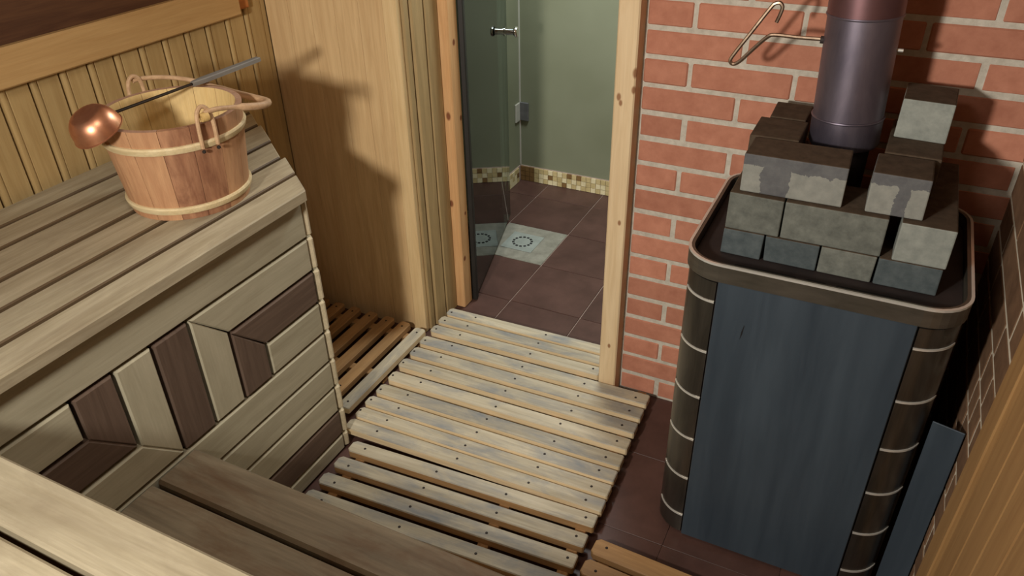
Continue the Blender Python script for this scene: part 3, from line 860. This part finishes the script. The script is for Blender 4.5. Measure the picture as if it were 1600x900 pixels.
stone(-0.237, -0.033, -0.412, -0.308, B2, B3, PATCH_LONG, 'long stone block with pale worn patches, in front of the stove pipe', 0.8)
stone(0.012, 0.119, -0.408, -0.298, B2, B3, PATCH_SHORT, 'short stone block with pale worn patches, right of the long patched block', 0.5)
stone(-0.250, -0.145, -0.303, -0.178, B2, B3, STONE_TOP, 'dark brown stone block just left of the stove pipe base', 0)
stone(-0.232, -0.150, -0.170, -0.060, B2, B3, STONE_TOP, 'small dark brown stone block at the back left of the pile, touching the bricks', 0)
stone(0.026, 0.134, -0.290, -0.080, B2, B3, STONE_TOP, 'dark brown stone block under the topmost stone on the right', -1.5)
stone(0.036, 0.136, -0.200, -0.082, B3 + .0005, B3 + 0.086, STONE_L, 'topmost pale grey stone block standing right of the stove pipe', -2.0)

# steel sheet between stove and side wall
hs = add('heat_shield', box(0.56, 0.064, 0.004, 0.001), STEEL_BLUE, basis(Z, Vector((0.97, -0.24, 0)).normalized(), Vector((0.24, 0.97, 0)).normalized(), (0.2775, -0.478, 0.2805)))
tag(hs, 'low blue-grey steel sheet standing between the stove and the side wall', 'metal sheet')

# ------------------------------------------------------------------ wooden pail on the bench
BXc, BYc, R0, R1, BH = -1.4754, -0.7818, 0.137, 0.160, 0.222
pail = thing('sauna_pail', (BXc, BYc, ZB), 'reddish wooden stave pail with two pale hoops on the left bench', 'bucket')
PW = WM[pail.name]
NS = 15
def stave_mesh():
    bm = bmesh.new(); half = math.pi / NS - 0.003; t = 0.014
    V = []
    nz = 3
    for iz in range(nz):
        f = iz / (nz - 1); r = R0 + (R1 - R0) * f; z = -BH / 2 + BH * f
        row = []
        for k in range(5):
            a = -half + 2 * half * k / 4
            row.append((bm.verts.new((z, r * math.sin(a), r * math.cos(a))), bm.verts.new((z, (r - t) * math.sin(a), (r - t) * math.cos(a)))))
        V.append(row)
    for iz in range(nz - 1):
        for k in range(4):
            a, b, c, d = V[iz][k], V[iz][k + 1], V[iz + 1][k + 1], V[iz + 1][k]
            bm.faces.new((a[0], b[0], c[0], d[0])); f = bm.faces.new((a[1], d[1], c[1], b[1])); f.material_index = 1
        for k in (0, 4):
            bm.faces.new((V[iz][k][0], V[iz + 1][k][0], V[iz + 1][k][1], V[iz][k][1]))
    for iz in (0, nz - 1):
        for k in range(4):
            f = bm.faces.new((V[iz][k][0], V[iz][k + 1][0], V[iz][k + 1][1], V[iz][k][1])); f.material_index = 2 if iz else 0
    return to_mesh('stave', bm)
sm = stave_mesh()
for s in range(NS):
    a = 2 * math.pi * (s + 0.3) / NS
    rad = Vector((math.cos(a), math.sin(a), 0)); tan = Z.cross(rad)
    dk = -50 < ((math.degrees(a) + 180) % 360 - 180) < 2
    mt = basis(Z, tan, rad, (BXc, BYc, ZB + BH / 2 + 0.0005))
    if basis(Z, tan, rad, (0, 0, 0)).to_3x3().determinant() < 0: mt = basis(Z, -tan, rad, (BXc, BYc, ZB + BH / 2 + 0.0005))
    mm = sm.copy() if dk else sm
    st = add('stave', mm, [STAVE_D if dk else STAVE, STAVE_IN, RIMW] if not mm.materials else None, mt, pail)
    if dk:
        mm.materials.clear()
        for q in (STAVE_D, STAVE_IN, RIMW): mm.materials.append(q)
add('pail_bottom', lathe([(0, 0.018), (R0 - 0.013, 0.018), (R0 - 0.013, 0.030), (0, 0.030)], 30, False), STAVE_IN, PW, pail)
def hoop(z0, z1):
    r0 = R0 + (R1 - R0) * z0 / BH; r1 = R0 + (R1 - R0) * z1 / BH
    return lathe([(r0 - .001, z0), (r0 + .004, z0 + .001), (r0 + .006, z0 + .005), (r1 + .006, z1 - .005), (r1 + .004, z1 - .001), (r1 - .001, z1)], 48)
add('hoop', hoop(0.016, 0.034), HOOP, PW, pail)
add('hoop', hoop(0.166, 0.184), HOOP, PW, pail)
LA = math.radians(-17)
def on_pail(a, r, z): return Vector((r * math.cos(a), r * math.sin(a), z))
bmr = bmesh.new(); bmesh.ops.create_icosphere(bmr, subdivisions=1, radius=0.0048); RIVET = to_mesh('rivet', bmr, True)
for a in (LA, LA + math.pi):
    d = 0.105
    pts = [on_pail(a - d, R1 + .008, BH - .050), on_pail(a - d, R1 + .010, BH), on_pail(a - d * .75, R1 + .008, BH + .028), on_pail(a, R1 + .006, BH + .040), on_pail(a + d * .75, R1 + .008, BH + .028), on_pail(a + d, R1 + .010, BH), on_pail(a + d, R1 + .008, BH - .050)]
    lug = add('lug', tube(spline(pts, 4), 0.0048, 8), BAILW, PW, pail)
    for s in (-1, 1):
        add('rivet', RIVET, SCREW, PW @ Matrix.Translation(on_pail(a + s * d, R1 + .008, BH - .058)), lug)
wp = [(-1.312, -0.831, 1.142), (-1.306, -0.800, 1.142), (-1.302, -0.755, 1.132), (-1.292, -0.715, 1.122), (-1.292, -0.672, 1.112), (-1.322, -0.628, 1.102),
      (-1.385, -0.602, 1.094), (-1.470, -0.598, 1.098), (-1.545, -0.612, 1.116), (-1.600, -0.655, 1.134), (-1.632, -0.705, 1.143), (-1.640, -0.733, 1.143)]
bail_pts = [Vector(p) - Vector((BXc, BYc, ZB)) for p in spline(wp, 4)]
nb = len(bail_pts)
bail = add('bail', tube(bail_pts, [0.0085 if 0.2 < i / nb < 0.66 else 0.0055 for i in range(nb)], 10), BAILW, PW, pail)
add('bail_end', lathe([(0.004, -0.008), (0.0095, -0.008), (0.0105, 0.0), (0.0095, 0.008), (0.004, 0.008)], 14, close=True), BAILEND, PW @ basis(Z, on_pail(LA, 1, 0), on_pail(LA + math.pi / 2, 1, 0), on_pail(LA, R1 + .012, BH + .018)), bail)

# copper ladle lying across the pail rim
lad = thing('sauna_ladle', (-1.52, -0.75, ZB + BH + 0.012), 'copper ladle with a grey grip lying across the top of the wooden pail', 'ladle')
p0, p1, p2 = Vector((-1.535, -0.900, 1.128)), Vector((-1.515, -0.664, 1.132)), Vector((-1.498, -0.452, 1.137))
nrm = Vector((-0.06, -0.30, 0.68)).normalized()
e1 = nrm.orthogonal().normalized(); e2 = nrm.cross(e1)
prof = [(0.0, 0.0270), (0.022, 0.0270), (0.031, 0.0262), (0.0350, 0.0240), (0.0410, 0.0185), (0.0468, 0.0105), (0.0510, 0.0005), (0.0535, -0.0105), (0.0545, -0.0180), (0.0562, -0.0190), (0.0562, -0.0208), (0.0525, -0.0208), (0.0505, -0.010), (0.048, 0.000), (0.0435, 0.010), (0.037, 0.018), (0.030, 0.0235), (0.0, 0.0245)]
bowl = add('bowl', lathe(prof, 36), COPPER, basis(e1, e2, nrm, (-1.496, -0.966, 1.138)), lad)
add('rod', tube([p0 + Vector((0.006, -.018, -.004)), p0, p1], 0.0036, 8), DARK_ROD, Matrix.Identity(4), lad)
gd = (p2 - p1).normalized(); gs = gd.cross(Z).normalized(); gu = gs.cross(gd)
gl_ = (p2 - p1).length
add('grip', prism([(-gl_ / 2 - .004, -0.006), (-gl_ / 2 + .03, -0.0105), (gl_ / 2, -0.008), (gl_ / 2, 0.008), (-gl_ / 2 + .03, 0.0105), (-gl_ / 2 - .004, 0.006)], -0.005, 0.006, 0.002), GREY_GRIP, basis(gd, -gs, gu, (p1 + p2) / 2), lad)
